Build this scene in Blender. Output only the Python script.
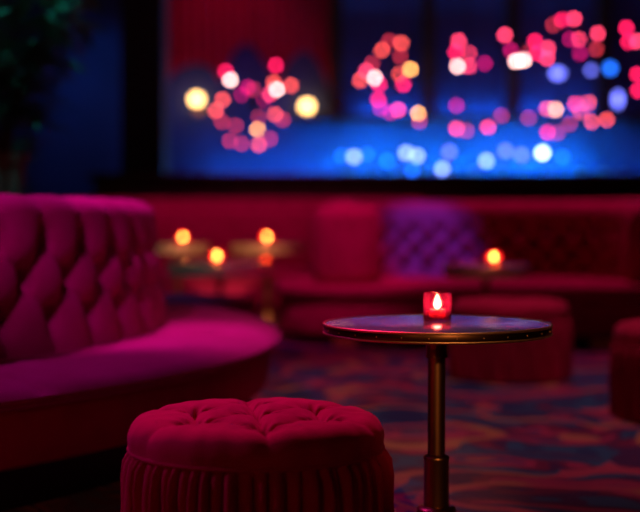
import bpy, math, random
from mathutils import Vector, Matrix, noise

PI = math.pi
S = bpy.context.scene
for _o in list(bpy.data.objects):
    bpy.data.objects.remove(_o)
COL = S.collection
rnd = random.Random(7)

# ------------------------------------------------------------------ camera
CAM_Z = 0.87
F = 1230.0
cam = bpy.data.cameras.new('camera')
cam.sensor_width = 36.0
cam.lens = F / 640 * 36
cam.dof.use_dof = True
cam.dof.focus_distance = 3.02
cam.dof.aperture_fstop = 1.36
cam.clip_end = 100
camo = bpy.data.objects.new('camera', cam)
COL.objects.link(camo)
camo.location = (0, 0, CAM_Z)
camo.rotation_euler = (math.radians(90) - math.atan(34 / F), 0, 0)
S.camera = camo


def at(px, py, Y):
    """world point seen at a pixel of the photo, at depth Y"""
    return Vector(((px - 320) / F * Y, Y, CAM_Z + (222 - py) / F * Y))


# ------------------------------------------------------------------ world, view
w = bpy.data.worlds.new('world')
S.world = w
w.use_nodes = True
w.node_tree.nodes['Background'].inputs[0].default_value = (0.30, 0.05, 0.35, 1)
w.node_tree.nodes['Background'].inputs[1].default_value = 0.0015
S.view_settings.view_transform = 'Standard'
S.view_settings.look = 'None'
S.view_settings.gamma = 1
S.view_settings.exposure = 0
S.cycles.use_denoising = True
S.cycles.max_bounces = 6
S.cycles.sample_clamp_indirect = 6


# ------------------------------------------------------------------ spot lights without fittings, some added for single pieces
def spot(name, loc, target, color, power, angle, blend=0.8, size=0.08):
    l = bpy.data.lights.new(name, 'SPOT')
    l.color = color
    l.energy = power
    l.spot_size = math.radians(angle)
    l.spot_blend = blend
    l.shadow_soft_size = size
    o = bpy.data.objects.new(name, l)
    COL.objects.link(o)
    o.location = loc
    o.rotation_euler = (Vector(target) - Vector(loc)).to_track_quat('-Z', 'Y').to_euler()
    return o


spot('sofa_spot', (-1.3, 5.7, 4.4), (-0.72, 5.05, 0.4), (1.0, 0.03, 0.90), 600, 22)
spot('sofa_violet_spot', (-1.35, 1.6, 3.4), (-1.05, 4.8, 0.85), (0.80, 0.03, 0.72), 270, 24)
spot('sofa_blue_spot', (-2.0, 5.2, 4.4), (-0.95, 3.75, 0.4), (0.80, 0.03, 0.95), 260, 34)
spot('stool_spot', (-0.7, 5.5, 3.9), (-0.15, 2.87, 0.4), (1.0, 0.02, 0.32), 440, 18)
spot('stool_side_spot', (-2.6, 3.0, 2.2), (-0.3, 2.87, 0.35), (0.8, 0.02, 0.8), 70, 18)
spot('table_spot', (0.75, 1.6, 4.2), (0.31, 3.28, 0.5), (1.0, 0.50, 0.24), 90, 13)  # added to warm the rim and pole of the brass table
spot('table_front_spot', (0.9, -1.7, 1.9), (0.37, 3.28, 0.38), (1.0, 0.44, 0.17), 230, 9)  # added low spot behind the camera, brightens the brass rim and pole
spot('booth_pink_spot', (0.0, 6.6, 4.2), (0.05, 9.0, 0.6), (1.0, 0.02, 0.46), 430, 26)
spot('booth_violet_spot', (0.75, 7.6, 3.2), (0.90, 10.1, 0.62), (0.11, 0.17, 1.0), 900, 15)
spot('booth_red_spot', (2.0, 10.4, 4.4), (1.7, 9.0, 0.4), (1.0, 0.02, 0.36), 260, 60)
spot('carpet_spot', (1.0, 5.6, 4.4), (1.0, 5.8, 0.0), (1.0, 0.38, 0.56), 230, 62)
spot('banquette_spot', (-0.6, 9.6, 4.4), (-0.4, 11.6, 0.6), (1.0, 0.01, 0.42), 270, 64)
spot('tables_spot', (-0.6, 6.6, 3.4), (-0.80, 9.9, 0.66), (1.0, 0.50, 0.28), 1000, 17)  # added to brighten the rims of the blurred tables
spot('wall_red_spot', (-1.3, 14.9, 4.4), (-1.2, 16.4, 3.4), (1.0, 0.02, 0.40), 22, 76)
spot('wall_blue_spot', (-3.6, 14.2, 4.3), (-3.0, 16.5, 2.4), (0.01, 0.34, 1.0), 42, 50)
spot('plant_spot', (-0.9, 5.0, 4.4), (-1.9, 7.4, 1.7), (0.03, 0.42, 0.70), 650, 42)


def front_fill_light(name, loc, color, power, radius):
    """added point light behind the camera, no fitting, for fill and brass highlights"""
    l = bpy.data.lights.new(name, 'POINT')
    l.color = color
    l.energy = power
    l.shadow_soft_size = radius
    o = bpy.data.objects.new(name, l)
    COL.objects.link(o)
    o.location = loc


front_fill_light('front_fill', (-2.2, -1.6, 1.7), (1.0, 0.36, 0.14), 21, 0.14)  # added fill behind the camera, lifts the brass and the velvet fronts
front_fill_light('front_fill', (1.9, -1.6, 1.7), (1.0, 0.36, 0.14), 5, 0.14)


# ------------------------------------------------------------------ materials
def mat(name, base=(0.5, 0.5, 0.5), rough=0.5, metal=0.0, spec=0.5, sheen=0.0, sheen_tint=(1, 1, 1), coat=0.0):
    m = bpy.data.materials.new(name)
    m.use_nodes = True
    b = m.node_tree.nodes['Principled BSDF']
    b.inputs['Base Color'].default_value = (*base, 1)
    b.inputs['Roughness'].default_value = rough
    b.inputs['Metallic'].default_value = metal
    b.inputs['Specular IOR Level'].default_value = spec
    b.inputs['Sheen Weight'].default_value = sheen
    b.inputs['Sheen Tint'].default_value = (*sheen_tint, 1)
    b.inputs['Coat Weight'].default_value = coat
    return m


def nodes(m):
    return m.node_tree.nodes, m.node_tree.links, m.node_tree.nodes['Principled BSDF']


def add_bump(m, scale, strength, dist=0.002, kind='noise', detail=4):
    n, l, b = nodes(m)
    tc = n.new('ShaderNodeTexCoord')
    if kind == 'noise':
        t = n.new('ShaderNodeTexNoise')
        t.inputs['Scale'].default_value = scale
        t.inputs['Detail'].default_value = detail
        out = t.outputs['Fac']
    else:
        t = n.new('ShaderNodeTexVoronoi')
        t.inputs['Scale'].default_value = scale
        out = t.outputs['Distance']
    l.new(tc.outputs['Object'], t.inputs['Vector'])
    bp = n.new('ShaderNodeBump')
    bp.inputs['Strength'].default_value = strength
    bp.inputs['Distance'].default_value = dist
    l.new(out, bp.inputs['Height'])
    l.new(bp.outputs['Normal'], b.inputs['Normal'])
    return tc


def vary(m, c1, c2, scale, detail=3):
    n, l, b = nodes(m)
    tc = n.new('ShaderNodeTexCoord')
    t = n.new('ShaderNodeTexNoise')
    t.inputs['Scale'].default_value = scale
    t.inputs['Detail'].default_value = detail
    l.new(tc.outputs['Object'], t.inputs['Vector'])
    r = n.new('ShaderNodeValToRGB')
    r.color_ramp.elements[0].color = (*c1, 1)
    r.color_ramp.elements[0].position = 0.35
    r.color_ramp.elements[1].color = (*c2, 1)
    r.color_ramp.elements[1].position = 0.65
    l.new(t.outputs['Fac'], r.inputs['Fac'])
    l.new(r.outputs['Color'], b.inputs['Base Color'])


def velvet(name, c1, c2, scale=6):
    m = mat(name, c1, 0.85, spec=0.12, sheen=0.18, sheen_tint=(1, 0.15, 0.35))
    vary(m, c1, c2, scale)
    add_bump(m, 90, 0.25, 0.0015)
    return m


def emit(name, color, strength):
    m = bpy.data.materials.new(name)
    m.use_nodes = True
    n = m.node_tree.nodes
    n.remove(n['Principled BSDF'])
    e = n.new('ShaderNodeEmission')
    e.inputs[0].default_value = (*color, 1)
    e.inputs[1].default_value = strength
    m.node_tree.links.new(e.outputs[0], n['Material Output'].inputs['Surface'])
    return m


def tinted_glass(name, color, rough=0.05, bump=None, glow=None, amount=0.11):
    m = bpy.data.materials.new(name)
    m.use_nodes = True
    n, l = m.node_tree.nodes, m.node_tree.links
    n.remove(n['Principled BSDF'])
    t = n.new('ShaderNodeBsdfTransparent')
    t.inputs[0].default_value = (*color, 1)
    g = n.new('ShaderNodeBsdfGlossy')
    g.inputs['Roughness'].default_value = rough
    g.inputs['Color'].default_value = (1, 0.8, 0.85, 1)
    fr = n.new('ShaderNodeFresnel')
    fr.inputs['IOR'].default_value = 1.45
    mx = n.new('ShaderNodeMixShader')
    l.new(fr.outputs[0], mx.inputs[0])
    l.new(t.outputs[0], mx.inputs[1])
    l.new(g.outputs[0], mx.inputs[2])
    if bump:
        tc = n.new('ShaderNodeTexCoord')
        v = n.new('ShaderNodeTexVoronoi')
        v.inputs['Scale'].default_value = bump
        bp = n.new('ShaderNodeBump')
        bp.inputs['Strength'].default_value = 0.6
        bp.inputs['Distance'].default_value = 0.003
        l.new(tc.outputs['Object'], v.inputs['Vector'])
        l.new(v.outputs['Distance'], bp.inputs['Height'])
        l.new(bp.outputs['Normal'], g.inputs['Normal'])
        l.new(bp.outputs['Normal'], fr.inputs['Normal'])
        # hammered glass is thicker at the cell centres and takes more colour there
        r = n.new('ShaderNodeValToRGB')
        r.color_ramp.elements[0].color = (*[c * 0.75 for c in color], 1)
        r.color_ramp.elements[1].color = (*color, 1)
        l.new(v.outputs['Distance'], r.inputs['Fac'])
        l.new(r.outputs['Color'], t.inputs[0])
    if glow:
        tr = n.new('ShaderNodeBsdfTranslucent')
        tr.inputs['Color'].default_value = (*glow, 1)
        m2 = n.new('ShaderNodeMixShader')
        m2.inputs[0].default_value = amount
        l.new(mx.outputs[0], m2.inputs[1])
        l.new(tr.outputs[0], m2.inputs[2])
        mx = m2
    l.new(mx.outputs[0], n['Material Output'].inputs['Surface'])
    return m


M = {}
M['velvet_plum'] = velvet('velvet_plum', (0.36, 0.008, 0.10), (0.42, 0.010, 0.13))
M['velvet_red'] = velvet('velvet_red', (0.40, 0.006, 0.045), (0.48, 0.008, 0.06), 9)
M['velvet_booth'] = velvet('velvet_booth', (0.38, 0.012, 0.075), (0.46, 0.016, 0.10))
M['black'] = mat('black_plinth', (0.008, 0.006, 0.007), 0.6)
M['brass'] = mat('aged_brass', (0.75, 0.40, 0.15), 0.42, 1.0)
add_bump(M['brass'], 35, 0.08, 0.001)
M['brass_dark'] = mat('dark_bronze', (0.34, 0.16, 0.06), 0.36, 1.0)
add_bump(M['brass_dark'], 35, 0.1, 0.001)
M['brass_satin'] = mat('satin_brass_paint', (0.55, 0.34, 0.18), 0.5, 0.3)
M['rim_band'] = mat('dark_rim_band', (0.14, 0.062, 0.024), 0.34, 1.0)
M['button'] = velvet('velvet_button_shaded', (0.05, 0.002, 0.014), (0.07, 0.003, 0.02))  # near-black colour stands in for the shade deep in the tufted pockets
M['bottle_dark'] = mat('dark_bottle_glass', (0.006, 0.005, 0.008), 0.12)
M['led_faint'] = emit('blue_led_faint', (0.004, 0.25, 1.0), 14)
M['top'] = mat('smoked_mirror_top', (0.55, 0.50, 0.72), 0.22, 0.85, 0.5, coat=0.0)
M['top'].node_tree.nodes['Principled BSDF'].inputs['IOR'].default_value = 2.1
M['wood'] = mat('dark_wood', (0.045, 0.018, 0.010), 0.38)
vary(M['wood'], (0.05, 0.020, 0.010), (0.028, 0.011, 0.006), 5)
M['iron'] = mat('black_iron', (0.012, 0.010, 0.012), 0.45, 0.6)
M['leaf'] = mat('leaf_green', (0.035, 0.12, 0.05), 0.45)
vary(M['leaf'], (0.025, 0.10, 0.04), (0.06, 0.16, 0.06), 4)
M['bark'] = mat('stem_bark', (0.08, 0.05, 0.03), 0.8)
M['clay'] = mat('terracotta', (0.32, 0.10, 0.05), 0.7)
vary(M['clay'], (0.34, 0.11, 0.055), (0.25, 0.08, 0.04), 8)
M['soil'] = mat('soil', (0.02, 0.013, 0.008), 0.95)
M['wall'] = mat('wall_plaster', (0.11, 0.13, 0.30), 0.75)
vary(M['wall'], (0.055, 0.085, 0.34), (0.035, 0.055, 0.22), 0.9)
M['wall_dark'] = mat('wall_dark', (0.05, 0.04, 0.055), 0.8)
M['wax'] = mat('candle_wax', (0.90, 0.62, 0.62), 0.5)
M['wax'].node_tree.nodes['Principled BSDF'].inputs['Subsurface Weight'].default_value = 1.0
M['wax'].node_tree.nodes['Principled BSDF'].inputs['Subsurface Scale'].default_value = 0.03
M['cup'] = tinted_glass('ruby_glass', (0.97, 0.42, 0.62), bump=55, glow=(0.95, 0.05, 0.55), amount=0.055)
M['cup_far'] = tinted_glass('ruby_glass_plain', (0.98, 0.74, 0.55), glow=(0.95, 0.03, 0.12), amount=0.25)
M['flame'] = emit('flame', (1.0, 0.52, 0.14), 70)
M['bottle'] = tinted_glass('bottle_glass_blue', (0.30, 0.50, 0.95))
M['bottle_violet'] = tinted_glass('bottle_glass_violet', (0.60, 0.35, 0.90))
M['label_paper'] = mat('bottle_label', (0.4, 0.4, 0.45), 0.7)
M['cap'] = mat('bottle_cap', (0.25, 0.22, 0.25), 0.4, 0.8)
M['led'] = emit('blue_led', (0.004, 0.42, 1.0), 230)
M['led_dim'] = emit('blue_led_dim', (0.004, 0.30, 1.0), 55)


def carpet_material():
    m = mat('swirl_carpet', (0.1, 0.1, 0.1), 0.95, spec=0.1, sheen=0.25, sheen_tint=(1, .6, .7))
    n, l, b = nodes(m)
    tc = n.new('ShaderNodeTexCoord')
    # warp the coordinates to get curling scrolls
    w1 = n.new('ShaderNodeTexNoise')
    w1.inputs['Scale'].default_value = 1.5
    w1.inputs['Detail'].default_value = 1.5
    l.new(tc.outputs['Object'], w1.inputs['Vector'])
    sub = n.new('ShaderNodeVectorMath'); sub.operation = 'SUBTRACT'
    sub.inputs[1].default_value = (0.5, 0.5, 0.5)
    l.new(w1.outputs['Color'], sub.inputs[0])
    sc = n.new('ShaderNodeVectorMath'); sc.operation = 'SCALE'
    sc.inputs['Scale'].default_value = 1.1
    l.new(sub.outputs[0], sc.inputs[0])
    add = n.new('ShaderNodeVectorMath'); add.operation = 'ADD'
    l.new(tc.outputs['Object'], add.inputs[0])
    l.new(sc.outputs[0], add.inputs[1])
    # ground colours
    t1 = n.new('ShaderNodeTexNoise')
    t1.inputs['Scale'].default_value = 2.3
    t1.inputs['Detail'].default_value = 1.0
    t1.inputs['Distortion'].default_value = 1.0
    l.new(add.outputs[0], t1.inputs['Vector'])
    r1 = n.new('ShaderNodeValToRGB')
    r1.color_ramp.interpolation = 'CONSTANT'
    els = [(0.0, (0.008, 0.03, 0.10)), (0.38, (0.012, 0.09, 0.16)), (0.45, (0.05, 0.015, 0.07)),
           (0.51, (0.16, 0.012, 0.05)), (0.57, (0.38, 0.03, 0.09)), (0.64, (0.03, 0.04, 0.13)), (0.70, (0.42, 0.10, 0.07))]
    cr = r1.color_ramp
    cr.elements[0].position, cr.elements[0].color = els[0][0], (*els[0][1], 1)
    cr.elements[1].position, cr.elements[1].color = els[1][0], (*els[1][1], 1)
    for p, c in els[2:]:
        e = cr.elements.new(p)
        e.color = (*c, 1)
    l.new(t1.outputs['Fac'], r1.inputs['Fac'])
    # scroll lines: rings around voronoi centres
    v = n.new('ShaderNodeTexVoronoi')
    v.inputs['Scale'].default_value = 0.85
    l.new(add.outputs[0], v.inputs['Vector'])
    mul = n.new('ShaderNodeMath'); mul.operation = 'MULTIPLY'
    mul.inputs[1].default_value = 24.0
    l.new(v.outputs['Distance'], mul.inputs[0])
    sn = n.new('ShaderNodeMath'); sn.operation = 'SINE'
    l.new(mul.outputs[0], sn.inputs[0])
    r2 = n.new('ShaderNodeValToRGB')
    r2.color_ramp.elements[0].position = 0.62
    r2.color_ramp.elements[0].color = (0, 0, 0, 1)
    r2.color_ramp.elements[1].position = 0.70
    r2.color_ramp.elements[1].color = (1, 1, 1, 1)
    l.new(sn.outputs[0], r2.inputs['Fac'])
    t3 = n.new('ShaderNodeTexNoise')
    t3.inputs['Scale'].default_value = 1.7
    l.new(tc.outputs['Object'], t3.inputs['Vector'])
    r3 = n.new('ShaderNodeValToRGB')
    r3.color_ramp.elements[0].position = 0.45
    r3.color_ramp.elements[0].color = (0.45, 0.05, 0.09, 1)
    r3.color_ramp.elements[1].position = 0.55
    r3.color_ramp.elements[1].color = (0.42, 0.17, 0.07, 1)
    l.new(t3.outputs['Fac'], r3.inputs['Fac'])
    mx = n.new('ShaderNodeMix'); mx.data_type = 'RGBA'
    l.new(r2.outputs['Color'], mx.inputs[0])
    l.new(r1.outputs['Color'], mx.inputs[6])
    l.new(r3.outputs['Color'], mx.inputs[7])
    l.new(mx.outputs[2], b.inputs['Base Color'])
    p = n.new('ShaderNodeTexNoise')
    p.inputs['Scale'].default_value = 260
    l.new(tc.outputs['Object'], p.inputs['Vector'])
    bp = n.new('ShaderNodeBump')
    bp.inputs['Strength'].default_value = 0.4
    bp.inputs['Distance'].default_value = 0.003
    l.new(p.outputs['Fac'], bp.inputs['Height'])
    l.new(bp.outputs['Normal'], b.inputs['Normal'])
    return m


M['carpet'] = carpet_material()


# ------------------------------------------------------------------ mesh helpers
class MB:
    """collects shapes; build() links them as ONE mesh object"""

    def __init__(self):
        self.v, self.f = [], []

    def add(self, verts, faces, mtx=None):
        o = len(self.v)
        self.v += [tuple(mtx @ Vector(p)) if mtx else tuple(p) for p in verts]
        self.f += [tuple(i + o for i in fc) for fc in faces]
        return self

    def box(self, x0, x1, y0, y1, z0, z1, bev=0.0, mtx=None):
        if bev <= 0:
            vs = [(x, y, z) for z in (z0, z1) for y in (y0, y1) for x in (x0, x1)]
            fs = [(0, 2, 3, 1), (4, 5, 7, 6), (0, 1, 5, 4), (2, 6, 7, 3), (0, 4, 6, 2), (1, 3, 7, 5)]
            return self.add(vs, fs, mtx)
        return self.slab([(x0, y0), (x1, y0), (x1, y1), (x0, y1)], z0, z1, bev, mtx)

    def slab(self, outline, z0, z1, bev=0.0, mtx=None, steps=3):
        """closed outline (ccw) extruded z0..z1 with rounded top and bottom edges"""
        n = len(outline)
        cx = sum(p[0] for p in outline) / n
        cy = sum(p[1] for p in outline) / n

        def inset(d):
            out = []
            for i in range(n):
                p0, p1, p2 = Vector(outline[i - 1]), Vector(outline[i]), Vector(outline[(i + 1) % n])
                e1, e2 = (p1 - p0).normalized(), (p2 - p1).normalized()
                n1, n2 = Vector((-e1.y, e1.x)), Vector((-e2.y, e2.x))
                m = (n1 + n2)
                m = m.normalized() / max(0.4, m.normalized().dot(n1)) if m.length > 1e-6 else n1
                out.append(p1 + m * d)
            return out
        rings = []
        if bev > 0:
            for k in range(steps + 1):
                a = PI / 2 * k / steps
                rings.append((bev * (1 - math.sin(a)), z0 + bev * (1 - math.cos(a))))
            for k in range(steps + 1):
                a = PI / 2 * k / steps
                rings.append((bev * (1 - math.cos(a)), z1 - bev * (1 - math.sin(a))))
        else:
            rings = [(0, z0), (0, z1)]
        vs, fs = [], []
        for d, z in rings:
            vs += [(p.x, p.y, z) for p in inset(d)]
        for k in range(len(rings) - 1):
            for i in range(n):
                j = (i + 1) % n
                fs.append((k * n + i, k * n + j, (k + 1) * n + j, (k + 1) * n + i))
        fs.append(tuple(range(n - 1, -1, -1)))
        fs.append(tuple((len(rings) - 1) * n + i for i in range(n)))
        return self.add(vs, fs, mtx)

    def lathe(self, prof, segs=48, mtx=None, rad=None):
        """profile [(r, z)...]; r=0 ends close to a point"""
        vs, fs, rows = [], [], []
        for r, z in prof:
            if r < 1e-6:
                rows.append([len(vs)])
                vs.append((0, 0, z))
            else:
                row = []
                for i in range(segs):
                    a = 2 * PI * i / segs
                    rr = r if rad is None else rad(r, z, a)
                    row.append(len(vs))
                    vs.append((rr * math.cos(a), rr * math.sin(a), z))
                rows.append(row)
        for a, b in zip(rows, rows[1:]):
            for i in range(segs):
                j = (i + 1) % segs
                if len(a) == 1 and len(b) == 1:
                    continue
                if len(a) == 1:
                    fs.append((a[0], b[j], b[i]))
                elif len(b) == 1:
                    fs.append((a[i], a[j], b[0]))
                else:
                    fs.append((a[i], a[j], b[j], b[i]))
        return self.add(vs, fs, mtx)

    def tube(self, pts, r, segs=8, radii=None):
        pts = [Vector(p) for p in pts]
        vs, fs = [], []
        up = Vector((0, 0, 1))
        for k, p in enumerate(pts):
            d = (pts[min(k + 1, len(pts) - 1)] - pts[max(k - 1, 0)]).normalized()
            s = d.cross(up if abs(d.z) < 0.95 else Vector((1, 0, 0))).normalized()
            t = s.cross(d)
            rr = radii[k] if radii else r
            for i in range(segs):
                a = 2 * PI * i / segs
                vs.append(tuple(p + s * (rr * math.cos(a)) + t * (rr * math.sin(a))))
        for k in range(len(pts) - 1):
            for i in range(segs):
                j = (i + 1) % segs
                fs.append((k * segs + i, k * segs + j, (k + 1) * segs + j, (k + 1) * segs + i))
        fs.append(tuple(range(segs)))
        fs.append(tuple((len(pts) - 1) * segs + i for i in range(segs - 1, -1, -1)))
        return self.add(vs, fs)

    def ball(self, c, r, segs=14, sz=1.0):
        n = segs // 2
        prof = [(r * math.sin(PI * k / n), -r * sz * math.cos(PI * k / n)) for k in range(n + 1)]
        prof[0] = (0, -r * sz)
        prof[-1] = (0, r * sz)
        return self.lathe(prof, segs, Matrix.Translation(Vector(c)))

    def build(self, name, material, parent=None, smooth=True, loc=None):
        me = bpy.data.meshes.new(name)
        me.from_pydata(self.v, [], self.f)
        me.materials.append(material)
        if smooth:
            for p in me.polygons:
                p.use_smooth = True
            try:
                me.set_sharp_from_angle(angle=math.radians(42))
            except Exception:
                pass
        me.update()
        o = bpy.data.objects.new(name, me)
        COL.objects.link(o)
        if parent:
            o.parent = parent
        if loc:
            o.location = loc
        return o


def thing(name, label, cat, loc=(0, 0, 0), rz=0.0, group=None):
    o = bpy.data.objects.new(name, None)
    COL.objects.link(o)
    o.location = loc
    o.rotation_euler = (0, 0, rz)
    o['label'] = label
    o['category'] = cat
    if group:
        o['group'] = group
    return o


def copy_tree(o, parent=None):
    c = o.copy()
    COL.objects.link(c)
    if parent:
        c.parent = parent
    for ch in list(o.children):
        copy_tree(ch, c)
    return c


def dup(root, loc, rz=0.0, label=None, group=None, scale=None):
    c = copy_tree(root)
    c.location = loc
    c.rotation_euler = (0, 0, rz)
    if label:
        c['label'] = label
    if group:
        c['group'] = group
    if scale:
        c.scale = scale
    return c


def struct(name, mb, material, smooth=False):
    o = mb.build(name, material, None, smooth)
    o['kind'] = 'structure'
    return o


# ------------------------------------------------------------------ the room
X0, X1, Y0, Y1, ZC = -7.4, 7.0, -2.0, 16.5, 4.6
struct('floor', MB().box(X0, X1, Y0, Y1, -0.1, 0), M['carpet'])
struct('ceiling', MB().box(X0, X1, Y0, Y1, ZC, ZC + 0.1), M['wall_dark'])
struct('wall_back', MB().box(X0, X1, Y1, Y1 + 0.1, 0, ZC), M['wall'])
struct('wall_left', MB().box(X0 - 0.1, X0, Y0, Y1, 0, ZC), M['wall'])
struct('wall_right', MB().box(X1, X1 + 0.1, Y0, Y1, 0, ZC), M['wall_dark'])
struct('wall_front', MB().box(X0, X1, Y0 - 0.1, Y0, 0, ZC), M['wall_dark'])
pl = at(145, 0, 14.2)
struct('pillar', MB().box(pl.x - 0.24, pl.x + 0.24, 14.0, 14.5, 0, ZC, 0.02), M['wall_dark'])

# low panelled partition carrying the bar ledge behind the booths
# ------------------------------------------------------------------ bar
bar = thing('bar_counter', 'long dark wooden bar counter running behind the booths', 'bar counter', (0, 13.3, 0))
MB().box(-2.45, 6.2, 0.05, 0.6, 0, 1.325).build('front_panel', M['wood'], bar, False)
MB().box(-2.5, 6.25, -0.06, 0.65, 1.325, 1.395, 0.02).build('counter_top', M['wood'], bar)
MB().tube([(-2.4, -0.1, 0.2), (6.1, -0.1, 0.2)], 0.022).build('foot_rail', M['brass_dark'], bar)

bb = thing('back_bar', 'dark wooden back bar cabinet against the far wall', 'cabinet', (0, 15.4, 0))
MB().box(-1.6, 6.3, 0.0, 1.05, 0, 1.34).build('cabinet', M['wood'], bb, False)
MB().box(-1.65, 6.35, -0.04, 1.08, 1.34, 1.39, 0.01).build('shelf', M['wood'], bb)
ws = thing('wall_shelf', 'thin dark wall shelf above the blue lit back bar', 'shelf', (0, 16.5, 2.2))
MB().box(-0.4, 6.2, -0.22, 0.0, 0, 0.03, 0.005).build('board', M['wood'], ws)
MB().box(-0.4, 6.2, -0.235, -0.22, -0.005, 0.09, 0.004).build('lip', M['wood'], ws)
for x in (0.2, 2.2, 4.2, 6.0):
    MB().box(x, x + 0.03, -0.18, 0.0, -0.12, 0).build('bracket', M['iron'], ws, False)
for x0, x1, k, lab in ((3.65, 6.2, 'led_faint', 'dim blue light strip at the right end of the back bar'), (0.15, 3.6, 'led', 'bright blue light strip along the middle of the back bar'), (-1.55, 0.1, 'led_dim', 'dim blue light strip at the left end of the back bar')):
    ls = thing('light_strip', lab, 'light', (x0, 16.12, 1.392), 0)
    MB().tube([(0, 0, 0.014), (x1 - x0, 0, 0.014)], 0.014).build('tube', M[k], ls)
    for x in (0.0, x1 - x0):
        MB().box(x - 0.02, x + 0.02, -0.02, 0.02, 0, 0.03, 0.004).build('end_cap', M['iron'], ls)
ls = thing('light_strip', 'blue light strip lying on the wall shelf above the bottles', 'light', (0.5, 16.38, 2.23), 0)
MB().tube([(0, 0, 0.012), (3.4, 0, 0.012)], 0.012).build('tube', M['led_dim'], ls)
for x in (0.0, 3.4):
    MB().box(x - 0.02, x + 0.02, -0.02, 0.02, 0, 0.026, 0.004).build('end_cap', M['iron'], ls)
for k, px in enumerate((336, 428, 512, 602)):  # added dark posts that break up the even blue wall glow
    p_ = at(px, 0, 16.4)
    struct('added_post_%d' % (k + 1), MB().box(p_.x - 0.08, p_.x + 0.08, 16.32, 16.5, 2.24, ZC, 0.01), M['wood'])
SHELF_Z = 1.39


# ------------------------------------------------------------------ tufting (diamond buttoned upholstery)
def diamond_tuft(u, v, amp, hole, power=0.6, spread=0.030):
    """u, v in lattice units: buttons sit where u+v and u-v are both integers"""
    s, t = u + v, u - v
    puff = (abs(math.sin(PI * s)) * abs(math.sin(PI * t))) ** power
    ds, dt = s - round(s), t - round(t)
    d2 = ds * ds + dt * dt
    return amp * puff - hole * math.exp(-d2 / spread)


# ------------------------------------------------------------------ big round sofa on the left
SC = (-3.17, 5.42)
sofa = thing('round_sofa', 'large round plum velvet sofa with deep buttoned central backrest on the left', 'sofa', (*SC, 0))
RO = 3.0
MB().lathe([(2.3, 0), (2.82, 0), (2.82, 0.15), (2.3, 0.15)], 128).build('plinth', M['black'], sofa)
base_prof = [(2.4, 0.14), (2.90, 0.14), (2.93, 0.155), (2.945, 0.22), (2.945, 0.31), (2.93, 0.33), (2.4, 0.335)]
MB().lathe(base_prof, 192).build('seat_base', M['velvet_red'], sofa)
MB().lathe([(2.962 + 0.012 * math.cos(a), 0.337 + 0.011 * math.sin(a)) for a in [2 * PI * k / 8 for k in range(9)]], 192).build('piping', M['velvet_plum'], sofa)
seat_prof = [(2.35, 0.405), (2.5, 0.408), (2.7, 0.412), (2.82, 0.410), (2.90, 0.404), (2.955, 0.392), (2.985, 0.376), (2.995, 0.36), (2.985, 0.347), (2.95, 0.341), (2.4, 0.341)][::-1]
SEAMS = [math.radians(-37.5 + 30 * k) for k in range(12)]


def seat_mesh():
    mb = MB()
    segs = 720
    vs, fs = [], []
    n = len(seat_prof)
    for r, z in seat_prof:
        for i in range(segs):
            a = 2 * PI * i / segs
            d = min(abs((a - s + PI) % (2 * PI) - PI) for s in SEAMS) * 2.9
            g = 0.014 * math.exp(-(d / 0.018) ** 2) + 0.006 * math.exp(-(d / 0.10) ** 2)
            wob = 0.006 * noise.noise((r * 2 * math.cos(a), r * 2 * math.sin(a), 3.1))
            rr = r - (g * 0.6 if r > 2.9 else 0)
            zz = z + ((-g + wob) if z > 0.37 else 0)
            vs.append((rr * math.cos(a), rr * math.sin(a), zz))
    for k in range(n - 1):
        for i in range(segs):
            j = (i + 1) % segs
            fs.append((k * segs + i, k * segs + j, (k + 1) * segs + j, (k + 1) * segs + i))
    return mb.add(vs, fs)


seat_mesh().build('seat', M['velvet_plum'], sofa)

NCOL = 62
RD = 2.43
V3, V2, V1 = 0.522, 0.665, 0.808      # heights of the three button rows


def drum_mesh():
    segs = NCOL * 20
    # surface parameter list (z, extra radius, tuft weight)
    rows = []
    nz = 46
    for k in range(nz + 1):
        z = 0.395 + (0.915 - 0.395) * k / nz
        rows.append((z, 0.0, 1.0))
    for k in range(1, 11):                               # rounded roll over the top
        a = PI * k / 10
        rows.append((0.915 + 0.060 * math.sin(a), -0.095 * (1 - math.cos(a)), max(0.0, math.cos(a / 2))))
    vs, fs = [], []
    for z, dr, wgt in rows:
        vv = min(max(z, V3), V1)
        v = (vv - V3) / (V2 - V3) * 0.5 if vv < V2 else 0.5 + (vv - V2) / (V1 - V2) * 0.5
        for i in range(segs):
            th = 2 * PI * i / segs
            u = (math.degrees(th) + 30.5) / (360.0 / NCOL)
            edge = max(z - V1, V3 - z, 0.0)
            if edge > 0:                                  # soft channel running from the outer buttons to the edge
                k_ = math.exp(-(edge / 0.085) ** 2)
                sv = abs(math.sin(PI * u))
                d = 0.046 * (1 - (0.60 + 0.40 * k_) * (1 - sv ** 0.8))
                d -= 0.115 * math.exp(-((u - round(u)) ** 2) / 0.014 - (edge / 0.040) ** 2)
            else:
                d = diamond_tuft(u, v, 0.046, 0.0, 0.62)
                for oc, ov in ((0.0, 0.0), (0.5, 0.5), (0.0, 1.0)):
                    bu = (u - oc) - round(u - oc)
                    d -= 0.115 * math.exp(-bu * bu / 0.014 - ((v - ov) / 0.15) ** 2)
            d -= 0.055 * max(0.0, z - 0.40) / 0.5         # leans back towards the top
            r = RD + dr + d * wgt
            zz = z + (d * 0.35 if z > 0.91 else 0) * wgt
            vs.append((r * math.cos(th), r * math.sin(th), zz))
    for k in range(len(rows) - 1):
        for i in range(segs):
            j = (i + 1) % segs
            fs.append((k * segs + i, k * segs + j, (k + 1) * segs + j, (k + 1) * segs + i))
    return MB().add(vs, fs)


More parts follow.
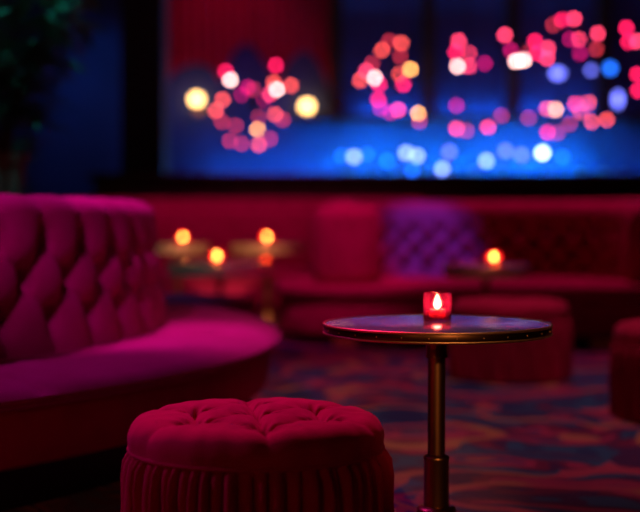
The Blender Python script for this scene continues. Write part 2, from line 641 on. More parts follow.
drum_mesh().build('backrest', M['velvet_plum'], sofa)
bp_ = 360.0 / NCOL
for row, (z, off) in enumerate(((V3, 0.0), (V2, 0.5), (V1, 0.0))):
    for k in range(-1, 8):                               # the buttons of the side that shows
        th = math.radians(-30.5 + (k + off) * bp_)
        r = RD - 0.106 - 0.055 * (z - 0.40) / 0.5
        MB().ball((0, 0, 0), 0.018, 10).build('button', M['button'], sofa, True, (r * math.cos(th), r * math.sin(th), z))
MB().lathe([(0, 0.86), (2.18, 0.86), (2.18, 0.89), (0, 0.89)], 96).build('top_board', M['wood'], sofa)


# ------------------------------------------------------------------ tufted stools
RS = 0.30
BUTTONS = [(0.0, 0.0)] + [(0.165 * math.cos(math.radians(-82 + 60 * k)), 0.165 * math.sin(math.radians(-82 + 60 * k))) for k in range(6)]
SEGS = []
for i in range(1, 7):
    SEGS.append((BUTTONS[0], BUTTONS[i]))
    SEGS.append((BUTTONS[i], BUTTONS[i % 6 + 1]))
    b = BUTTONS[i]
    SEGS.append((b, (b[0] * 1.75, b[1] * 1.75)))


def seg_dist(x, y, s):
    (ax, ay), (bx, by) = s
    dx, dy = bx - ax, by - ay
    t = max(0, min(1, ((x - ax) * dx + (y - ay) * dy) / (dx * dx + dy * dy)))
    return math.hypot(x - ax - t * dx, y - ay - t * dy)


def stool_top():
    segs = 300
    rows = []
    nr = 90
    for k in range(1, nr + 1):
        r = 0.240 * k / nr
        rows.append((r, 0.436 - 0.010 * (r / 0.240) ** 2, 1.0))
    for k in range(1, 9):                                # rounded shoulder
        a = PI / 2 * k / 8
        rows.append((0.240 + 0.060 * math.sin(a), 0.372 + 0.054 * math.cos(a), 1.0 - 0.65 * k / 8))
    for k in range(1, 7):
        t = k / 6
        rows.append((0.300 - 0.003 * t, 0.372 - 0.027 * t, 0.35 * (1 - t)))
    rows.append((0.285, 0.338, 0))
    vs, fs = [(0, 0, 0.434 - 0.060)], []
    for r, z, wgt in rows:
        for i in range(segs):
            a = 2 * PI * i / segs
            x, y = r * math.cos(a), r * math.sin(a)
            xs, ys = (x, y)
            dseg = min(seg_dist(xs, ys, s) for s in SEGS)
            db = min(math.hypot(xs - p[0], ys - p[1]) for p in BUTTONS)
            crease = math.exp(-dseg / 0.005) * 0.013 + math.exp(-(dseg / 0.026) ** 2) * 0.011
            d = crease + 0.026 * math.exp(-(db / 0.020) ** 2) + 0.012 * math.exp(-(db / 0.06) ** 2)
            pb = min(BUTTONS, key=lambda p: math.hypot(xs - p[0], ys - p[1]))
            th = math.atan2(ys - pb[1], xs - pb[0])
            d += 0.0045 * math.cos(9 * th + pb[0] * 40) * math.exp(-((db - 0.035) / 0.022) ** 2)
            if r > 0.17:
                d += 0.0022 * (0.5 + 0.5 * math.sin(a * 26 + 3 * noise.noise((x * 9, y * 9, 0)))) * min(1, (r - 0.17) / 0.06)
            d *= wgt
            wr = 0.0022 * noise.noise((x * 22, y * 22, 1.7))
            if r > 0.240:
                n = min(1.0, (r - 0.240) / 0.060)
                rr = r - d * n + wr
                vs.append((rr * math.cos(a), rr * math.sin(a), z - d * (1 - n) + wr * (1 - n)))
            else:
                vs.append((x, y, z - d + wr))
    for i in range(segs):
        fs.append((0, 1 + i, 1 + (i + 1) % segs))
    for k in range(len(rows) - 1):
        for i in range(segs):
            j = (i + 1) % segs
            o = 1 + k * segs
            fs.append((o + i, o + segs + i, o + segs + j, o + j))
    return MB().add(vs, fs)


def pleated_skirt(n=64, seed=3):
    rr_ = random.Random(seed)
    # irregular pleats: cumulative widths
    wds = [rr_.uniform(0.55, 1.5) for _ in range(n)]
    tot = sum(wds)
    ang, cuts = 0.0, []
    for wd in wds:
        cuts.append((ang, ang + wd / tot * 2 * PI, rr_.uniform(0.6, 1.25), rr_.uniform(-0.3, 0.3)))
        ang += wd / tot * 2 * PI
    cols = []
    for a0, a1, dep, sk in cuts:
        for k in range(10):
            t = k / 10
            tt = t + sk * 0.4 * math.sin(PI * t)
            cols.append((a0 + (a1 - a0) * t, (abs(math.sin(PI * tt)) ** 0.6) * dep))
    zs = [0.350, 0.345, 0.335, 0.32, 0.28, 0.22, 0.15, 0.08, 0.012]
    vs, fs = [], []
    m = len(cols)
    for z in zs:
        f = min(1.0, (0.350 - z) / 0.04)
        for a, d in cols:
            ph = 0.0025 * math.sin(z * 23 + a * 17)
            r = 0.280 + 0.002 * f + d * (0.012 + 0.023 * f) + ph * f
            a2 = a + 0.006 * math.sin(z * 16 + a * 9) * f
            vs.append((r * math.cos(a2), r * math.sin(a2), z))
    for k in range(len(zs) - 1):
        for i in range(m):
            j = (i + 1) % m
            fs.append((k * m + i, (k + 1) * m + i, (k + 1) * m + j, k * m + j))
    return MB().add(vs, fs)


stool = thing('tufted_stool', 'round crimson velvet stool with buttoned top and pleated skirt beside the sharp brass table', 'stool',
              (-0.149, 2.87, 0), 0, 'skirted velvet stools')
MB().lathe([(0, 0.02), (0.27, 0.02), (0.27, 0.34), (0, 0.34)], 48).build('frame', M['black'], stool)
stool_top().build('cushion', M['velvet_red'], stool)
pleated_skirt().build('skirt', M['velvet_red'], stool)
MB().lathe([(0.296 + 0.005 * math.cos(a), 0.347 + 0.005 * math.sin(a)) for a in [2 * PI * k / 8 for k in range(9)]], 96).build('piping', M['velvet_red'], stool)
for x, y in BUTTONS:
    MB().ball((0, 0, 0), 0.009, 10, 0.6).build('button', M['velvet_red'], stool, True, (x, y, 0.386))

dup(stool, (at(510, 0, 6.87).x, 6.87, 0), 0.6, 'blurred crimson skirted stool standing behind the sharp brass table', None, (1.08, 1.08, 1.03))
dup(stool, (1.63, 5.45, 0), 1.9, 'dark skirted stool cut off by the right edge of the photo', None, (1.06, 1.06, 1.0))

# low round pouf between the round sofa and the left tables
pouf = thing('pouf', 'low round pink velvet pouf behind the round sofa', 'pouf', (-0.86, 8.3, 0))
MB().lathe([(0, 0.05), (0.40, 0.05), (0.43, 0.08), (0.43, 0.28), (0.40, 0.30), (0, 0.30)], 64).build('base', M['velvet_booth'], pouf)
MB().lathe([(0, 0.30), (0.42, 0.30), (0.44, 0.315), (0.44, 0.34), (0.42, 0.36), (0.3, 0.368), (0, 0.372)], 64).build('cushion', M['velvet_booth'], pouf)
for k in range(4):
    a = PI / 4 + PI / 2 * k
    MB().lathe([(0, 0), (0.018, 0), (0.025, 0.05), (0, 0.05)], 12).build('foot', M['black'], pouf, True, (0.3 * math.cos(a), 0.3 * math.sin(a), 0))


# ------------------------------------------------------------------ round brass tables
def make_table(label, loc, h, R=0.3015, group='round brass pedestal tables', detail=True):
    t = thing('pedestal_table', label, 'table', loc, 0, group)
    MB().lathe([(0, h - 0.020), (R - 0.006, h - 0.020), (R - 0.006, h - 0.0015), (R - 0.010, h), (0, h)], 96).build('tabletop', M['top'], t)
    # rim: band with a bead along the top and the bottom edge
    band = [(R - 0.006, h - 0.026), (R, h - 0.025), (R + 0.0015, h - 0.018), (R + 0.0015, h - 0.007), (R, h - 0.002), (R - 0.006, h - 0.002), (R - 0.006, h - 0.026)]
    MB().lathe(band, 128).build('rim', M['rim_band' if detail else 'brass_satin'], t)
    for dz, nm in ((-0.002, 'bead'), (-0.0245, 'bead')):
        MB().lathe([(R - 0.001 + 0.0046 * math.cos(a), h + dz + 0.0036 * math.sin(a)) for a in [2 * PI * k / 10 for k in range(11)]], 128).build(nm, M['brass'], t)
    if not detail:
        MB().lathe([(R - 0.03, h - 0.075), (R - 0.006, h - 0.075), (R - 0.004, h - 0.028), (R - 0.03, h - 0.028)], 96).build('apron', M['brass_satin'], t)
    if detail:
        for k in range(28):
            a = 2 * PI * (k + 0.3) / 28
            MB().ball((0, 0, 0), 0.0022, 8).build('rivet', M['brass'], t, True, ((R + 0.002) * math.cos(a), (R + 0.002) * math.sin(a), h - 0.0135))
    MB().lathe([(0, h - 0.032), (0.10, h - 0.030), (0.12, h - 0.022), (0.12, h - 0.020), (0, h - 0.020)], 40).build('top_plate', M['black'], t)
    k0 = h - 0.60
    MB().lathe([(0.0, 0.20), (0.0235, 0.20), (0.0235, 0.520 + k0), (0.0, 0.520 + k0)], 40).build('pole', M['brass_dark'], t)
    # upper fluted collar
    MB().lathe([(0.0235, 0.508 + k0), (0.029, 0.508 + k0), (0.0295, 0.512 + k0), (0.028, 0.516 + k0), (0.0275, 0.556 + k0), (0.029, 0.560 + k0), (0.029, 0.569 + k0), (0.0, 0.569 + k0)], 60,
               rad=lambda r, z, a: r - (0.0012 * (0.5 + 0.5 * math.cos(a * 20)) if 0.515 + k0 < z < 0.557 + k0 else 0)).build('collar', M['brass_dark'], t)
    # lower sleeve
    MB().lathe([(0.0, 0.108), (0.033, 0.108), (0.0335, 0.112), (0.0335, 0.232), (0.0350, 0.236), (0.0350, 0.241), (0.031, 0.246), (0.0235, 0.249), (0.0, 0.249)], 60).build('sleeve', M['brass_dark'], t)
    MB().lathe([(0, 0), (0.215, 0), (0.22, 0.004), (0.22, 0.012), (0.20, 0.022), (0.12, 0.040), (0.070, 0.070), (0.052, 0.095), (0.052, 0.104), (0.045, 0.110), (0, 0.112)], 72).build('base', M['brass_dark'], t)
    return t


table = make_table('sharp round cocktail table with a polished dark top and brass rim', (0.312, 3.28, 0), 0.60)
tR = make_table('blurred pedestal table in front of the violet lit booth', (at(486, 0, 7.75).x, 7.75, 0), 0.60, 0.27, detail=False)
tA = make_table('blurred low pedestal table just behind the pink pouf', (at(220, 0, 9.2).x, 9.2, 0), 0.56, 0.40, detail=False)
tB = make_table('blurred taller pedestal table nearest the edge of the round sofa backrest', (at(178, 0, 10.3).x, 10.3, 0), 0.69, 0.26, detail=False)
tC = make_table('blurred taller pedestal table in the middle of the far dark red banquette', (at(268, 0, 10.3).x, 10.3, 0), 0.69, 0.31, detail=False)


# ------------------------------------------------------------------ candles in red glass cups
def make_candle(label, loc, glass, s=1.0, flame='flame'):
    c = thing('votive_candle', label, 'candle', loc, 0.4, 'votive candles in red glass')
    c.scale = (s, s, s)
    R, H, t = 0.0385, 0.077, 0.0035
    prof = [(0, 0.0005), (R - 0.003, 0.0005), (R, 0.004), (R, H - 0.001), (R - t / 2, H), (R - t, H - 0.001), (R - t, 0.010), (R - t - 0.003, 0.007), (0, 0.007)]
    MB().lathe(prof, 48).build('glass_cup', glass, c)
    MB().lathe([(0, 0.0075), (0.018, 0.0075), (0.024, 0.012), (0.0245, 0.029), (0.0225, 0.032), (0.018, 0.0305), (0, 0.0295)], 32).build('wax', M['wax'], c)
    MB().tube([(0, 0, 0.029), (0.0004, 0, 0.038)], 0.0008, 6).build('wick', M['black'], c)
    MB().lathe([(0, 0.032), (0.006, 0.035), (0.0102, 0.041), (0.0106, 0.047), (0.0088, 0.055), (0.0058, 0.063), (0.0024, 0.070), (0, 0.075)], 20).build('flame', M[flame], c)
    return c


make_candle('lit candle in a hammered red glass cup on the sharp brass table', (at(437.5, 0, 3.35).x, 3.35, 0.6005), M['cup'])
make_candle('lit red glass candle on the table in front of the violet lit booth', (at(494, 0, 7.75).x, 7.75, 0.6005), M['cup_far'])
make_candle('lit red glass candle on the low table behind the pink pouf', (at(217, 0, 9.2).x, 9.2, 0.5605), M['cup_far'], 1.15)
make_candle('lit red glass candle on the table nearest the round sofa backrest', (at(183, 0, 10.3).x, 10.3, 0.6905), M['cup_far'], 1.1)
make_candle('lit red glass candle on the table along the far dark red banquette', (at(267, 0, 10.3).x, 10.3, 0.6905), M['cup_far'], 1.1)

M['flame_for_reflection'] = emit('flame_for_reflection', (1.0, 0.16, 0.05), 26)  # glow of the small candle that stands in for a reflection
make_candle('small candle added for a dim red reflection near the right edge of the low table behind the pouf', (at(266, 0, 9.2).x, 9.2, 0.5605), M['cup_far'], 0.62, 'flame_for_reflection')

# ------------------------------------------------------------------ curved booth, centre right
BC = (1.32, 9.35)
booth = thing('curved_booth', 'curved crimson velvet booth with a buttoned inner back, right of centre', 'sofa', (*BC, 0))


def superellipse(a, b, n, e=3.0):
    pts = []
    for i in range(n):
        t = 2 * PI * i / n
        c, s = math.cos(t), math.sin(t)
        pts.append((a * abs(c) ** (2 / e) * (1 if c >= 0 else -1), b * abs(s) ** (2 / e) * (1 if s >= 0 else -1)))
    return pts


MB().slab(superellipse(1.55, 0.85, 72), 0.0, 0.07, 0.0).build('plinth', M['black'], booth)
MB().slab(superellipse(1.63, 0.93, 96), 0.07, 0.32, 0.03).build('seat_base', M['velvet_booth'], booth)
MB().slab(superellipse(1.66, 0.96, 96), 0.325, 0.43, 0.045, steps=5).build('seat', M['velvet_booth'], booth)
for x in (-1.15, -0.4, 0.62, 1.2):
    yy = -0.93 * (1 - abs(x / 1.63) ** 3) ** (1 / 3)
    MB().box(x - 0.08, x + 0.08, yy - 0.06, yy + 0.02, 0.0, 0.065, 0.004).build('foot', M['brass'], booth)


def booth_path(t):
    """0..1 along the U from the left wing tip round the back to the right wing tip"""
    a = PI * (1.12 - 1.24 * t)
    e = 2.7
    c, s = math.cos(a), math.sin(a)
    return Vector((1.06 * abs(c) ** (2 / e) * (1 if c >= 0 else -1), -0.05 + 0.86 * abs(s) ** (2 / e) * (1 if s >= 0 else -1), 0))


def booth_back():
    n = 320
    P = [booth_path(i / n) for i in range(n + 1)]
    L = [0.0]
    for a, b in zip(P, P[1:]):
        L.append(L[-1] + (b - a).length)
    tot = L[-1]
    ncol = round(tot / 0.22)
    outer, inner = MB(), MB()
    vs_o, vs_i, vs_r = [], [], []
    zi = [0.42 + 0.60 * k / 30 for k in range(31)]
    rows_i = []
    for i in range(n + 1):
        d = (P[min(i + 1, n)] - P[max(i - 1, 0)]).normalized()
        nrm = Vector((-d.y, d.x, 0))                       # outward side
        t = L[i] / tot
        fall = min(1.0, min(t, 1 - t) / 0.10)
        top = 0.925 * (0.93 + 0.07 * math.sin(PI / 2 * fall))
        rows_i.append((P[i], nrm, L[i] / tot * ncol, top))
    nz = len(zi)
    for p, nrm, u, top in rows_i:
        for z in zi:
            k = (z - 0.42) / 0.60
            zz = 0.42 + k * (top - 0.42)
            v = min(max((k - 0.2) / 0.6, 0), 1) * 1.5
            dd = diamond_tuft(u, v, 0.04, 0.13 if 0.15 < k < 0.85 else 0.0, 0.6, 0.075)
            q = p - nrm * (0.05 + dd)
            vs_i.append((q.x, q.y, zz))
    fs = []
    for i in range(n):
        for k in range(nz - 1):
            fs.append((i * nz + k, i * nz + k + 1, (i + 1) * nz + k + 1, (i + 1) * nz + k))
    inner.add(vs_i, fs)
    # smooth outer shell, thickened and closed
    prof = [(0.13, 0.42), (0.13, 1.0), (0.19, 1.0), (0.23, 0.9), (0.26, 0.42)]
    m = len(prof)
    for p, nrm, u, top in rows_i:
        for off, z in prof:
            zz = 0.42 + (z - 0.42) / 0.58 * (top - 0.42)
            q = p + nrm * off
            vs_o.append((q.x, q.y, zz))
    fo = []
    for i in range(n):
        for k in range(m):
            kk = (k + 1) % m
            fo.append((i * m + k, (i + 1) * m + k, (i + 1) * m + kk, i * m + kk))
    fo.append(tuple(range(m)))
    fo.append(tuple(n * m + k for k in range(m - 1, -1, -1)))
    outer.add(vs_o, fo)
    roll = MB().tube([p + nrm * 0.10 + Vector((0, 0, top - 0.01)) for p, nrm, u, top in rows_i[::4]], 0.135, 16)
    btn = []
    for k in range(0, ncol * 2 + 1):
        u = k / 2
        for row in ((0, 2) if k % 2 == 0 else (1, 3)):
            fi = u / ncol * n
            i = min(n, max(0, round(fi)))
            p, nrm, _, top = rows_i[i]
            if 0 < i < n:
                q = p + nrm * 0.03
                btn.append((q.x, q.y, 0.42 + (0.2 + 0.2 * row) * (top - 0.42)))
    return outer, inner, roll, btn


o_, i_, r_, b_ = booth_back()
o_.build('back_shell', M['velvet_booth'], booth)
i_.build('backrest', M['velvet_booth'], booth)
r_.build('top_roll', M['velvet_booth'], booth)
for t_ in (0.0, 1.0):
    p_ = booth_path(t_)
    d_ = (booth_path(0.01) - booth_path(0.0)) if t_ == 0 else (booth_path(1.0) - booth_path(0.99))
    n_ = Vector((-d_.y, d_.x, 0)).normalized()
    q_ = p_ + n_ * 0.10
    hh = 0.925 * 0.93
    sg_ = -1 if t_ == 0 else 1
    MB().slab([(p[0] + q_.x + sg_ * 0.03, p[1] + q_.y) for p in superellipse(0.25, 0.19, 40, 2.6)], 0.40, hh + 0.13, 0.11, steps=6).build('arm_end', M['velvet_booth'], booth)
for q in b_:
    MB().ball((0, 0, 0), 0.042, 10).build('button', M['button'], booth, True, q)

# ------------------------------------------------------------------ straight banquette, far left
bq = thing('banquette', 'long dark red banquette along the far left behind the candle tables', 'sofa', (-1.9, 11.6, 0))
MB().box(-2.6, 2.85, -0.40, 0.5, 0.0, 0.08).build('plinth', M['black'], bq, False)
MB().box(-2.65, 2.91, -0.45, 0.5, 0.08, 0.33, 0.02).build('seat_base', M['velvet_booth'], bq)
for k in range(5):
    x = -2.65 + k * 1.1125
    MB().box(x + 0.006, x + 1.107, -0.48, 0.2, 0.33, 0.44, 0.04).build('seat', M['velvet_booth'], bq)
    MB().box(x + 0.006, x + 1.107, 0.17, 0.40, 0.44, 1.0, 0.06).build('backrest', M['velvet_booth'], bq)
MB().box(-2.65, 2.91, 0.3, 0.5, 0.33, 1.10, 0.03).build('back_panel', M['velvet_booth'], bq)

# ------------------------------------------------------------------ plants
def make_plant(label, loc, n_stem, height, spread, seed, pot_h=0.36, pot_r=0.16):
    p = thing('potted_plant', label, 'plant', loc)
    r = random.Random(seed)
    k = pot_r / 0.16
    MB().lathe([(0, 0), (0.11 * k, 0), (0.115 * k, 0.01), (0.15 * k, pot_h - 0.05), (0.165 * k, pot_h - 0.05), (0.165 * k, pot_h), (0.15 * k, pot_h), (0.145 * k, pot_h - 0.05), (0, pot_h - 0.05)], 40).build('pot', M['clay'], p)
    MB().lathe([(0, pot_h - 0.06), (0.144 * k, pot_h - 0.06), (0.144 * k, pot_h - 0.045), (0, pot_h - 0.035)], 32).build('soil', M['soil'], p)
    stems, leaves = MB(), MB()
    for s in range(n_stem):
        az = 2 * PI * s / n_stem + r.uniform(-0.3, 0.3)
        lean = spread * r.uniform(0.4, 1.0)
        hh = height * r.uniform(0.65, 1.0)
        b0 = Vector((0.05 * math.cos(az), 0.05 * math.sin(az), pot_h - 0.05))
        pts = []
        for q in range(9):
            t = q / 8
            pts.append(b0 + Vector((math.cos(az) * lean * t ** 1.6, math.sin(az) * lean * t ** 1.6, hh * t - 0.12 * hh * t ** 3)))
        stems.tube(pts, 0.01, 6, [0.013 - 0.009 * q / 8 for q in range(9)])
        for q in range(2, 9):
            for _ in range(5):
                base = pts[q] + Vector((r.uniform(-.02, .02), r.uniform(-.02, .02), r.uniform(-.04, .04)))
                la = az + r.uniform(-2.0, 2.0)
                ln = r.uniform(0.18, 0.36)
                wd = ln * r.uniform(0.24, 0.36)
                up = r.uniform(-0.1, 0.8)
                d = Vector((math.cos(la), math.sin(la), up)).normalized()
                sd = d.cross(Vector((0, 0, 1))).normalized()
                nn = sd.cross(d)
                vs, fs = [], []
                NL = 8
                for a in range(NL + 1):
                    t = a / NL
                    c = base + d * (ln * t) + Vector((0, 0, -0.35 * ln * t * t))
                    w_ = wd * math.sin(PI * min(1, 0.06 + t * 0.94)) ** 0.8 * (1 - 0.25 * t) * 0.5
                    vs += [tuple(c - sd * w_ + nn * (0.25 * w_)), tuple(c), tuple(c + sd * w_ + nn * (0.25 * w_))]
                for a in range(NL):
                    o = a * 3
                    fs += [(o, o + 1, o + 4, o + 3), (o + 1, o + 2, o + 5, o + 4)]
                leaves.add(vs, fs)
    stems.build('stems', M['bark'], p)
    leaves.build('foliage', M['leaf'], p)
    return p


make_plant('dark leafy plant in a clay pot rising behind the round sofa backrest', (-1.80, 6.9, 0.891), 11, 1.25, 0.55, 5)
make_plant('tall dark leafy plant by the far wall, dimmer and farther back', (-2.75, 11.0 - 0.9, 0.0), 13, 2.3, 0.8, 9, 0.45, 0.22)

# ------------------------------------------------------------------ chandeliers
BULB = {
    'h': emit('bulb_hot_pink', (1.0, 0.012, 0.11), 12.0),
    'p': emit('bulb_pink', (1.0, 0.05, 0.14), 14.0),
    's': emit('bulb_salmon', (1.0, 0.09, 0.08), 11.0),
    'w': emit('bulb_white_pink', (1.0, 0.52, 0.50), 20.0),
    'a': emit('bulb_amber', (1.0, 0.38, 0.10), 18.0),
    'd': emit('bulb_dim_red', (1.0, 0.05, 0.09), 4.5),
    'm': emit('bulb_magenta', (1.0, 0.01, 0.25), 5.0),
}


def chandelier(label, Y, bulbs, seed, hub=None):
    r = random.Random(seed)
    pts = [at(x, y, Y + r.uniform(-0.28, 0.28)) for x, y, _ in bulbs]
    c = sum(pts, Vector()) / len(pts)
    if hub:
        c = at(hub[0], hub[1], Y)
    t = thing('chandelier', label, 'chandelier', (c.x, c.y, ZC), 0, 'chandeliers of glowing globes')
    h = c.z - ZC
    MB().lathe([(0, 0), (0.07, -0.002), (0.065, -0.025), (0.02, -0.04), (0, -0.04)], 24).build('canopy', M['iron'], t)
    MB().tube([(0, 0, -0.03), (0, 0, h)], 0.007).build('stem', M['iron'], t)
    MB().lathe([(0, h + 0.09), (0.02, h + 0.08), (0.03, h + 0.04), (0.045, h), (0.03, h - 0.04), (0.012, h - 0.06), (0, h - 0.065)], 20).build('hub', M['iron'], t)
    for p, (_, _, k) in zip(pts, bulbs):
        q = Vector((p.x - c.x, p.y - c.y, p.z - ZC))
        b0 = Vector((0, 0, h))
        dv = q - b0
        mid = b0 + dv * 0.55 + Vector((0, 0, -0.10 * dv.length))
        crv = []
        for s in range(9):
            u = s / 8
            crv.append(b0 * (1 - u) ** 2 + mid * (2 * u * (1 - u)) + q * u * u)
        arm = MB().tube(crv, 0.005, 6).build('arm', M['iron'], t)
        rb = 0.027
        MB().ball((0, 0, 0), rb, 14).build('bulb', BULB[k], arm, True, tuple(q))
    return t


C1 = [(230.7, 80.5, 'w'), (226, 72, 'h'), (242, 95, 'm'), (223, 100, 's'), (276, 66, 'h'), (274, 83, 's'), (277, 90, 'w'),
      (270, 95, 'p'), (291, 86, 's'), (216, 111, 's'), (257.5, 129.5, 'a'), (275, 115, 's'), (259, 117, 'd'), (283, 120, 'd'), (242, 144, 'd'),
      (259, 145, 's'), (230, 141, 'd'), (236, 126, 'd'), (254, 90, 'd'), (270, 139, 'd'), (248, 88, 'm'), (222, 122, 'd'), (264, 101, 'm')]
C2 = [(381.6, 51, 's'), (401, 44, 's'), (389, 42, 'd'), (372, 64, 'd'), (366, 72, 'p'), (360, 81, 's'), (374.6, 78.5, 'w'), (379, 85, 'h'),
      (410, 70, 'a'), (399, 75, 's'), (403, 85, 'h'), (378, 100, 'h'), (381, 109, 'm'), (390, 113, 'm'), (398, 110, 'p'), (418, 113.5, 'a'), (419, 122, 'd'), (400, 57, 'd')]
C3 = [(458, 42, 'p'), (468, 54, 'p'), (455, 53, 'h'), (457, 67, 'w'), (468, 67, 'p'), (456, 106, 'm'), (456, 129, 'p'), (466, 131, 'd'), (484, 64, 'm')]
C4 = [(504, 36, 'p'), (510, 51, 'm'), (515, 62, 'w'), (523, 61, 'w'), (534, 42, 'h'), (536, 54, 'h'), (547, 49, 'p'), (546, 59, 'p'), (527, 53, 'd')]
C5 = [(573, 20, 'p'), (561, 21, 'h'), (577.5, 40, 'p'), (569, 40, 'm'), (596.5, 34.5, 'p'), (579, 54, 'm'), (595, 50, 'd'), (552, 26, 'd')]
C6 = [(487.5, 127.5, 'p'), (501, 116, 'd'), (546, 109, 's'), (555, 110, 'a'), (547, 132.5, 'h'), (557, 133, 'd'), (574.5, 104, 'p'), (580, 112, 's'),
      (588, 103, 's'), (591, 122, 's'), (606, 120, 's'), (569, 124, 'd'), (528, 118, 'd')]
C7 = [(625, 29, 'h'), (627, 43, 'h'), (636, 42, 'p'), (636, 75, 'h'), (637, 91, 'h'), (652, 60, 'h'), (660, 35, 'p')]
chandelier('leftmost and roundest chandelier of pink, salmon and amber globes', 14.4, C1, 1, (256, 105))
chandelier('chandelier of salmon and amber globes above the left half of the bar', 14.2, C2, 2, (392, 78))
chandelier('small chandelier of pink globes in a column right of the bar middle', 14.4, C3, 3, (466, 60))
chandelier('wide chandelier with two white globes at its bottom left', 14.0, C4, 4, (527, 46))
chandelier('topmost chandelier of hot pink globes high on the right', 14.3, C5, 5, (576, 32))
chandelier('low wide chandelier of salmon globes over the right part of the bar', 14.9, C6, 6, (560, 100))
chandelier('red chandelier cut off by the right edge of the photo', 14.0, C7, 8, (648, 50))


# ------------------------------------------------------------------ red swagged pelmet on the back wall
cu = thing('curtain_pelmet', 'dark red draped pelmet high on the wall behind the roundest chandelier', 'curtain', (-2.05, 16.5, 4.4))
W_, NX, NZ = 2.2, 220, 20
vs, fs = [], []
for i in range(NX + 1):
    x = W_ * i / NX
    sw = abs(math.sin(PI * x / (W_ / 3)))
    drop = 1.75 - 0.45 * sw ** 0.7 + 0.25 * noise.noise((x * 1.5, 0, 0))
    for k in range(NZ + 1):
        t = k / NZ
        vs.append((x, -0.09 - 0.035 * math.sin(x * 44 + 0.8 * math.sin(t * 3)) * (0.5 + 0.5 * t), -drop * t))
for i in range(NX):
    for k in range(NZ):
        o = i * (NZ + 1) + k
        fs.append((o, o + 1, o + NZ + 2, o + NZ + 1))
cl_ = MB().add(vs, fs).build('cloth', M['velvet_red'], cu)
so_ = cl_.modifiers.new('thickness', 'SOLIDIFY')
so_.thickness = 0.006
MB().tube([(-0.05, -0.09, 0.01), (W_ + 0.05, -0.09, 0.01)], 0.018, 12).build('rod', M['brass_dark'], cu)
for x in (0.0, W_):
    MB().box(x - 0.015, x + 0.015, -0.09, 0, -0.005, 0.025).build('bracket', M['iron'], cu, False)

# ------------------------------------------------------------------ wall sconces
SC_GLOW = emit('sconce_glass', (1.0, 0.55, 0.18), 9.0)
for (px, py, lab) in ((197, 100, 'amber globe wall lamp left of the roundest chandelier'), (307, 107, 'amber globe wall lamp right of the roundest chandelier')):
    p = at(px, py, 16.3)
    s = thing('wall_sconce', lab, 'wall lamp', (p.x, 16.5, p.z), 0, 'amber wall lamps')
    MB().lathe([(0, 0), (0.06, 0), (0.055, 0.018), (0, 0.02)], 24, Matrix.Translation((0, 0, -0.13)) @ Matrix.Rotation(PI / 2, 4, 'X')).build('backplate', M['brass'], s)
    MB().tube([(0, -0.01, -0.13), (0, -0.12, -0.15), (0, -0.19, -0.13), (0, -0.2, -0.06)], 0.010).build('arm', M['brass'], s)
    MB().lathe([(0, -0.085), (0.03, -0.08), (0.055, -0.05), (0.05, -0.05), (0, -0.07)], 24, Matrix.Translation((0, -0.2, 0))).build('cup', M['brass'], s)
    MB().ball((0, -0.2, 0), 0.078, 20).build('globe', SC_GLOW, s)

# ------------------------------------------------------------------ blue lamps and bottles on the back bar
BL = {
    'b': emit('lamp_blue', (0.015, 0.16, 1.0), 5.0),
    'p': emit('lamp_pale_blue', (0.26, 0.36, 1.0), 7.5),
    'w': emit('lamp_white_blue', (0.60, 0.78, 1.0), 11.0),
    'v': emit('lamp_violet', (0.16, 0.18, 1.0), 5.0),
}
ORD = ['first', 'second', 'third', 'fourth', 'fifth', 'sixth', 'seventh', 'eighth', 'ninth', 'tenth', 'eleventh', 'twelfth', 'thirteenth',
       'fourteenth', 'fifteenth', 'sixteenth', 'seventeenth', 'eighteenth']
lamps = [(342, 156, 'b'), (354, 157, 'p'), (367, 155, 'b'), (387, 161, 'b'), (406, 153, 'p'), (412, 171, 'b'), (417, 156, 'p'), (442, 169, 'p'), (449, 152, 'v'),
         (486, 161, 'p'), (505, 151, 'v'), (521, 155, 'v'), (542, 153, 'w'), (562, 157, 'b')]
lamps.sort()
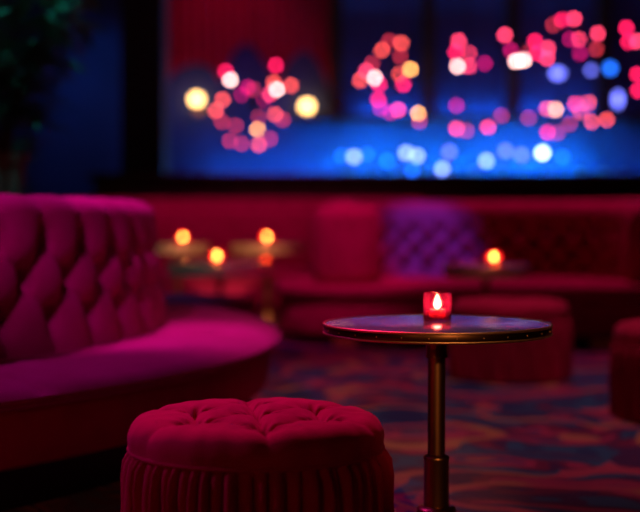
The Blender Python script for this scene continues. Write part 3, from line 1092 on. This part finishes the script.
for i, (px, py, k) in enumerate(lamps):
    p = at(px, py, 15.62 + 0.10 * (i % 3))
    colr = {'b': 'deep blue', 'p': 'pale blue', 'w': 'white blue', 'v': 'violet blue'}[k]
    t = thing('bar_lamp', '%s globe lamp, %s from the left in the row on the back bar' % (colr, ORD[i]), 'lamp', (p.x, p.y, SHELF_Z), 0, 'blue globe lamps on the back bar')
    h = max(0.055, p.z - SHELF_Z)
    MB().lathe([(0, 0), (0.045, 0), (0.045, 0.008), (0.012, 0.016), (0.008, h - 0.03), (0.02, h - 0.028), (0, h - 0.026)], 20).build('stand', M['iron'], t)
    MB().ball((0, 0, h), 0.045 if k != 'b' else 0.038, 16).build('globe', BL[k], t)

# small blue pendants over the right part of the bar
for px, py, k, rb, sz, lab in ((557, 74, 'v', 0.075, 0.75, 'large violet blue pendant lamp below the wide chandelier'),
                               (609, 69, 'b', 0.05, 1.0, 'deep blue pendant lamp below the topmost chandelier'),
                               (590, 71, 'v', 0.035, 1.0, 'small dim violet pendant lamp between the large and the deep blue one'),
                               (617, 100, 'v', 0.045, 2.0, 'long violet blue pendant lamp hanging lowest near the right edge')):
    p = at(px, py, 15.2)
    t = thing('pendant_lamp', lab, 'lamp', (p.x, p.y, ZC), 0, 'blue pendant lamps')
    h = p.z - ZC
    MB().lathe([(0, 0), (0.04, -0.002), (0.03, -0.02), (0, -0.022)], 16).build('canopy', M['iron'], t)
    MB().tube([(0, 0, -0.02), (0, 0, h + rb * sz)], 0.004).build('cord', M['iron'], t)
    MB().ball((0, 0, h), rb, 16, sz).build('globe', BL[k], t)


def make_bottle(label, loc, glass, h, r):
    t = thing('bottle', label, 'bottle', loc, 0, 'bottles on the back bar')
    MB().lathe([(0, 0), (r, 0), (r, h * 0.62), (r * 0.75, h * 0.70), (r * 0.33, h * 0.78), (r * 0.30, h * 0.94), (0, h * 0.94)], 20).build('body', glass, t)
    MB().lathe([(r * 1.01, h * 0.15), (r * 1.02, h * 0.15), (r * 1.02, h * 0.48), (r * 1.01, h * 0.48)], 20).build('label', M['label_paper'], t)
    MB().lathe([(0, h * 0.93), (r * 0.36, h * 0.93), (r * 0.36, h), (0, h)], 16).build('cap', M['cap'], t)
    return t


for i in range(12):
    x = 0.40 + i * 0.325 + rnd.uniform(-0.06, 0.06)
    make_bottle('%s bottle from the left in the row before the blue back bar wall' % ORD[i], (x, 15.93, SHELF_Z), (M['bottle_dark'], M['bottle'], M['bottle_violet'])[i % 3],
                rnd.uniform(0.28, 0.36), rnd.uniform(0.036, 0.046))
